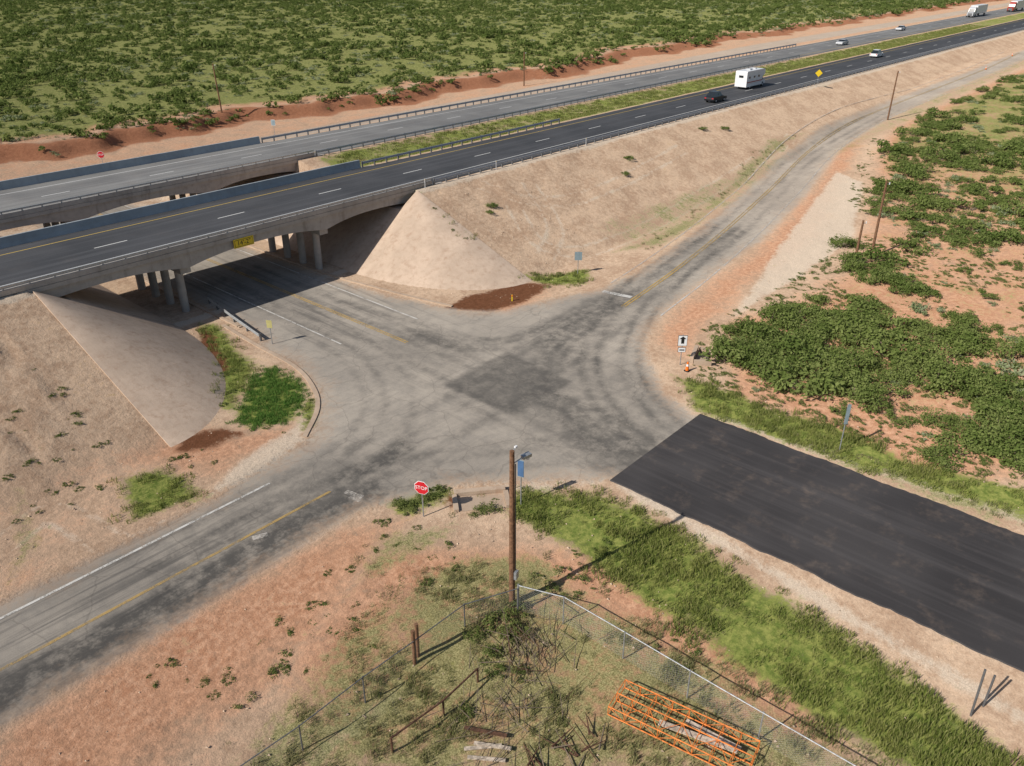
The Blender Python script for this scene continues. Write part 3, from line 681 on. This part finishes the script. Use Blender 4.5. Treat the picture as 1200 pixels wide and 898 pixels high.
def cloud_mesh(name,n,R,H,ls,mat,lobes=7,stems=5):
    V=[];Fc=[];ti=[]; lc=[]
    for i in range(lobes):
        a=random.uniform(0,6.28); r=R*math.sqrt(random.random())*.85; lc.append((r*math.cos(a),r*math.sin(a),H*random.uniform(.25,.75)*(1-.4*r/R),R*random.uniform(.18,.44),random.uniform(0,1)))
    for i in range(n):
        cx,cy,cz,rr,tt=random.choice(lc); d=Vector((random.gauss(0,1),random.gauss(0,1),random.gauss(.25,.85))).normalized(); q=rr*random.uniform(.3,1.3)**.9
        p=Vector((cx,cy,cz))+Vector((d.x*q,d.y*q,d.z*q*H/R*.8)); p.z=max(p.z,.05)
        nn=(d+Vector((random.gauss(0,.6),random.gauss(0,.6),random.gauss(.4,.6)))).normalized(); u=nn.cross(Vector((random.gauss(0,1),random.gauss(0,1),random.gauss(0,1)))).normalized(); w=nn.cross(u)
        s=ls*random.uniform(.6,1.4); o=len(V); V+=[p-u*s,p+w*s*.5,p+u*s,p-w*s*.5]; Fc.append((o,o+1,o+2,o+3)); t=min(1,max(0,tt*.6+random.uniform(0,.5))); ti+=[t]*4
    b=B(); b.add(V,Fc,mat)
    for i in range(stems):
        q=random.choice(lc); b.tube((random.uniform(-.1,.1),random.uniform(-.1,.1),-.2),(q[0],q[1],q[2]),.05*R/1.5,mat_twig,5,.015)
    me=bpy.data.meshes.new(name); me.from_pydata(b.v,[],b.f); 
    for m in b.mats: me.materials.append(m)
    me.polygons.foreach_set("material_index",b.mi)
    a=me.attributes.new('tint','FLOAT','POINT'); a.data.foreach_set("value",ti+[0]*(len(b.v)-len(ti)))
    return bpy.data.objects.new(name,me)
def tuft_mesh(name,n,R,H,mat,w=.02,bend=.35):
    V=[];Fc=[];ti=[]
    for i in range(n):
        a=random.uniform(0,6.28); r=R*math.sqrt(random.random()); x,y=r*math.cos(a),r*math.sin(a); h=H*random.uniform(.5,1.1); q=random.uniform(0,6.28); bx,by=math.cos(q)*h*bend*random.random(),math.sin(q)*h*bend*random.random()
        p=random.uniform(0,3.14); wx,wy=math.cos(p)*w,math.sin(p)*w; o=len(V)
        V+=[(x-wx,y-wy,-.05),(x+wx,y+wy,-.05),(x+bx*.4+wx*.8,y+by*.4+wy*.8,h*.6),(x+bx*.4-wx*.8,y+by*.4-wy*.8,h*.6),(x+bx,y+by,h)]
        Fc+=[(o,o+1,o+2,o+3),(o+3,o+2,o+4)]; t=random.random(); ti+=[t]*5
    me=bpy.data.meshes.new(name); me.from_pydata(V,[],Fc); me.materials.append(mat)
    a=me.attributes.new('tint','FLOAT','POINT'); a.data.foreach_set("value",ti); return bpy.data.objects.new(name,me)
def scatter(name,pts,scl,objs):
    pts=np.asarray(pts,float)
    if pts.shape[1]==2: pts=np.column_stack([pts,T(pts[:,0],pts[:,1])-.02])
    col=bpy.data.collections.new(name+"_variants")
    for o in objs: col.objects.link(o)
    me=bpy.data.meshes.new(name); me.vertices.add(len(pts)); me.vertices.foreach_set("co",pts.ravel())
    a=me.attributes.new('scl','FLOAT','POINT'); a.data.foreach_set("value",np.asarray(scl,np.float32))
    a=me.attributes.new('rot','FLOAT','POINT'); a.data.foreach_set("value",rng.uniform(0,6.28,len(pts)).astype(np.float32))
    a=me.attributes.new('idx','INT','POINT'); a.data.foreach_set("value",rng.integers(0,len(objs),len(pts)).astype(np.int32))
    o=bpy.data.objects.new(name,me); scene.collection.objects.link(o)
    nt=bpy.data.node_groups.new(name,'GeometryNodeTree'); nt.interface.new_socket("Geometry",in_out='INPUT',socket_type='NodeSocketGeometry'); nt.interface.new_socket("Geometry",in_out='OUTPUT',socket_type='NodeSocketGeometry')
    N=nt.nodes.new; gi=N('NodeGroupInput'); go=N('NodeGroupOutput'); ip=N('GeometryNodeInstanceOnPoints'); ci=N('GeometryNodeCollectionInfo'); ci.inputs['Collection'].default_value=col; ci.inputs['Separate Children'].default_value=True; ci.inputs['Reset Children'].default_value=True
    def na(n_,t): q=N('GeometryNodeInputNamedAttribute'); q.data_type=t; q.inputs['Name'].default_value=n_; return q.outputs[0]
    cx=N('ShaderNodeCombineXYZ'); L=nt.links.new
    L(na('rot','FLOAT'),cx.inputs[2]); L(cx.outputs[0],ip.inputs['Rotation']); L(na('scl','FLOAT'),ip.inputs['Scale']); L(na('idx','INT'),ip.inputs['Instance Index']); ip.inputs['Pick Instance'].default_value=True
    L(gi.outputs[0],ip.inputs['Points']); L(ci.outputs[0],ip.inputs['Instance']); L(ip.outputs[0],go.inputs[0])
    md=o.modifiers.new("scatter",'NODES'); md.node_group=nt; return o
def visible(p,marg=.75):
    d=p-CAM[:2]; f=d@F_; r=d@R_; return (f>5)&(np.abs(r)<marg*f+25)
def sample(n,x0,x1,y0,y1): return np.column_stack([rng.uniform(x0,x1,n),rng.uniform(y0,y1,n)])
c=sample(200000,-150,900,60,760); c=c[visible(c)]; by_=bank_y(c[:,0]); c=c[c[:,1]>by_+.8]
dn=.38+.75*vnoise(c[:,0],c[:,1],22,4); dn*=(.35+1.0*vnoise(c[:,0],c[:,1],6,9)); c=c[rng.random(len(c))<dn*.80]
farb=[cloud_mesh("mesquite_far_%d"%i,170,1.45,1.35,.19,mat_mesq,7,0) for i in range(6)]
s=np.clip(rng.lognormal(-.36,.48,len(c)),.22,2.0)
k=rng.random(len(c))<.58+.3*(vnoise(c[:,0],c[:,1],40,12)>.5)
scatter("mesquite_brush",c[k],s[k],farb)
scatter("pale_scrub",c[~k],s[~k]*.75,[cloud_mesh("pale_scrub_%d"%i,120,1.2,.7,.15,mat_sage,6,0) for i in range(3)])
c=sample(120000,30,640,-380,-10); c=c[visible(c)]; c=c[sdf(brushR,c[:,0],c[:,1])>.8]; c=c[paved(c[:,0],c[:,1])<-4]
dn=(vnoise(c[:,0],c[:,1],4.5,21)*.6+vnoise(c[:,0],c[:,1],15,22)*.4+.06); c=c[rng.random(len(c))<.60*sm(.36,.72,dn)+.08]
s=np.clip(rng.lognormal(-.45,.48,len(c)),.22,1.7)
nearb=[cloud_mesh("mesquite_%d"%i,700,1.6,1.25,.115,mat_mesq,12,8) for i in range(6)]
k=rng.random(len(c))<.76
scatter("mesquite_bush_mass",c[k],s[k],nearb)
scatter("pale_scrub_mass",c[~k],s[~k]*.75,[cloud_mesh("pale_scrubn_%d"%i,350,1.3,.8,.11,mat_sage,8,0) for i in range(3)])
big=[(868,425,1.35),(885,402,1.3),(905,380,1.4),(935,374,1.3),(925,408,1.1),(955,395,1.2),(975,380,1.1),(985,432,1.4),(1003,465,1.3),(965,460,.8),(1020,380,.9),(1075,425,1.4),(1100,450,1.5),(1130,455,1.2),(1160,465,1.1),(1105,500,.8),(1175,520,1.4),(1192,545,1.1),(1100,540,.8),(1095,400,1.1),(1130,395,1.2),(1000,315,1.2),(1030,330,1.2),(1060,340,1.1),(990,290,1.0),(1190,420,1.3),(860,388,.7),(850,405,.8),(895,425,1.0),(1050,440,1.0),(1180,500,1.2),
 (737,187,.45),(733,205,.4),(823,152,.4),(849,152,.45),(577,243,.4),(575,250,.3),(8,245,1.0)]
scatter("mesquite_bush",[P(u,v) for u,v,_ in big],[q[2] for q in big],[cloud_mesh("mesquite_near_%d"%i,2200,1.85,1.45,.08,mat_mesq,16,14) for i in range(5)])
wd=[(478,598,.5),(470,592,.45),(500,582,.5),(512,578,.5),(520,575,.35),(490,590,.5),(590,735,.7),(560,745,.5),(575,770,.5),(600,720,.6),(605,745,.6),(580,790,.4),(610,790,.4),(240,800,.25),(250,815,.22),(442,612,.22),(450,630,.2),(385,672,.2),(412,668,.25),(236,388,.22),(246,402,.25),(258,418,.25),(262,440,.3),(270,460,.3),(262,475,.25),(275,435,.25),(560,600,.4),(575,598,.5),(545,835,.4),(655,322,.35),(675,325,.3),(640,328,.25),(530,270,.22),(545,280,.22),(508,245,.25),(180,560,.2),(215,585,.2),(365,470,.2),(362,490,.22),(10,560,.25),(30,545,.2)]
scatter("weed_clump",[P(u,v) for u,v,_ in wd],[q[2] for q in wd],[cloud_mesh("weed_%d"%i,600,1.5,1.0,.10,mat_weed,11,0) for i in range(3)])
def fill(poly,n):
    a=np.array(poly); c=sample(n,a[:,0].min(),a[:,0].max(),a[:,1].min(),a[:,1].max()); return c[inpoly(poly,c[:,0],c[:,1])]
lp=polysW['lush']
def dens(p,d):
    a=np.array(p); return int(np.ptp(a[:,0])*np.ptp(a[:,1])*d)
L1=np.vstack([fill(lp[i],dens(lp[i],dd)) for i,dd in ((0,12),(3,9),(4,6),(5,4),(6,4),(7,7),(8,7),(2,5))])
L1=L1+rng.normal(0,.45,L1.shape)
L1=L1[(paved(L1[:,0],L1[:,1])<-.1)]; L1=L1[rng.random(len(L1))<1.5*sm(.18,.75,.5*vnoise(L1[:,0],L1[:,1],2.4,31)+.5*vnoise(L1[:,0],L1[:,1],.9,33))]
tl=[tuft_mesh("grass_tuft_%d"%i,30,.34,.34,mat_grassL,.014,.6) for i in range(4)]
scatter("roadside_grass",L1,rng.uniform(.5,1.35,len(L1)),tl)
L2=fill(lp[1],dens(lp[1],17)); L2=L2+rng.normal(0,.35,L2.shape)
scatter("green_grass_patch",L2,rng.uniform(.4,1.15,len(L2)),[tuft_mesh("green_tuft_%d"%i,34,.3,.26,mat_grassG,.018,.8) for i in range(4)])
L3=np.vstack([fill(polysW['dry'][0],dens(polysW['dry'][0],9)),fill(polysW['dry'][1],dens(polysW['dry'][1],1.2)),fill(polysW['dry'][2],dens(polysW['dry'][2],4)),fill(polysW['dry'][5],dens(polysW['dry'][5],3))])
L3=L3[(paved(L3[:,0],L3[:,1])<-1.0)]; L3=L3[rng.random(len(L3))<1.5*sm(.38,.75,.5*vnoise(L3[:,0],L3[:,1],3.2,41)+.5*vnoise(L3[:,0],L3[:,1],1.1,42))]
td=[tuft_mesh("dry_tuft_%d"%i,24,.24,.30,mat_grassD,.012,.7) for i in range(4)]
scatter("dry_grass",L3,rng.uniform(.4,1.2,len(L3)),td)
c=sample(5500,46,330,12.8,20.4); scatter("median_grass",c,rng.uniform(.6,1.2,len(c)),[tuft_mesh("median_tuft_%d"%i,20,.45,.25,mat_grassL,.03,.6) for i in range(3)])
c=sample(6500,-45,14,-60,-3); c=c[paved(c[:,0],c[:,1])<-1.2]; c=c[(T(c[:,0],c[:,1])<5.5)&~((c[:,0]>-1)&(c[:,1]>-21))]; c=c[rng.random(len(c))<sm(.45,.85,vnoise(c[:,0],c[:,1],3.5,51))*(.25+.75*(c[:,1]<-30))]
c2=sample(20000,32,130,-100,-18); c2=c2[(sdf(brushR,c2[:,0],c2[:,1])>-2)&(paved(c2[:,0],c2[:,1])<-1.5)]; c2=c2[rng.random(len(c2))<.9*sm(.30,.65,vnoise(c2[:,0],c2[:,1],4,61))]
c=np.vstack([c,c2])
scatter("sparse_weeds",c,rng.uniform(.10,.38,len(c)),[cloud_mesh("sparse_weed_%d"%i,150,1.1,.6,.13,mat_weed,8,0) for i in range(3)])
def stones():
    V=[];Fc=[]
    c=sample(9000,-45,60,-66,-2); c=c[paved(c[:,0],c[:,1])<-.5]; z=T(c[:,0],c[:,1]); bb=B()
    for (x,y),zz in zip(c[:2600],z[:2600]):
        if -9<x<44 and y>-21 and zz>.2: continue
        r=random.uniform(.03,.10); a=random.uniform(0,6); o=len(V)
        V+=[(x+r*math.cos(a+k*2.09)*random.uniform(.7,1.2),y+r*math.sin(a+k*2.09)*random.uniform(.7,1.2),zz-.02) for k in range(3)]+[(x,y,zz+r*random.uniform(.5,.9))]
        Fc+=[(o,o+1,o+3),(o+1,o+2,o+3),(o+2,o,o+3)]
    bb.add(V,Fc,simple("pale_stone",(.50,.38,.28),.9,.3,2)); bb.obj("loose_stones")
stones()
# ------------------------------------------------------------ light
EL=37; SH=math.radians(-13)
d=Vector((math.cos(SH)*math.cos(math.radians(EL)),math.sin(SH)*math.cos(math.radians(EL)),-math.sin(math.radians(EL))))
sl=bpy.data.lights.new("sun",'SUN'); sl.energy=5.0; sl.angle=math.radians(.5); sl.color=(1,.95,.87)
so=bpy.data.objects.new("sun",sl); scene.collection.objects.link(so); so.rotation_euler=d.to_track_quat('-Z','Y').to_euler(); so.location=(-60,20,80)
w=bpy.data.worlds.new("World"); scene.world=w; w.use_nodes=True; nt=w.node_tree
sky=nt.nodes.new("ShaderNodeTexSky"); sky.sky_type='NISHITA'; sky.sun_disc=False; sky.sun_elevation=math.radians(EL); sky.sun_rotation=math.atan2(-d.x,-d.y)
nt.links.new(sky.outputs[0],nt.nodes["Background"].inputs[0]); nt.nodes["Background"].inputs[1].default_value=.08
scene.view_settings.view_transform='Standard'; scene.view_settings.look='None'; scene.view_settings.exposure=0
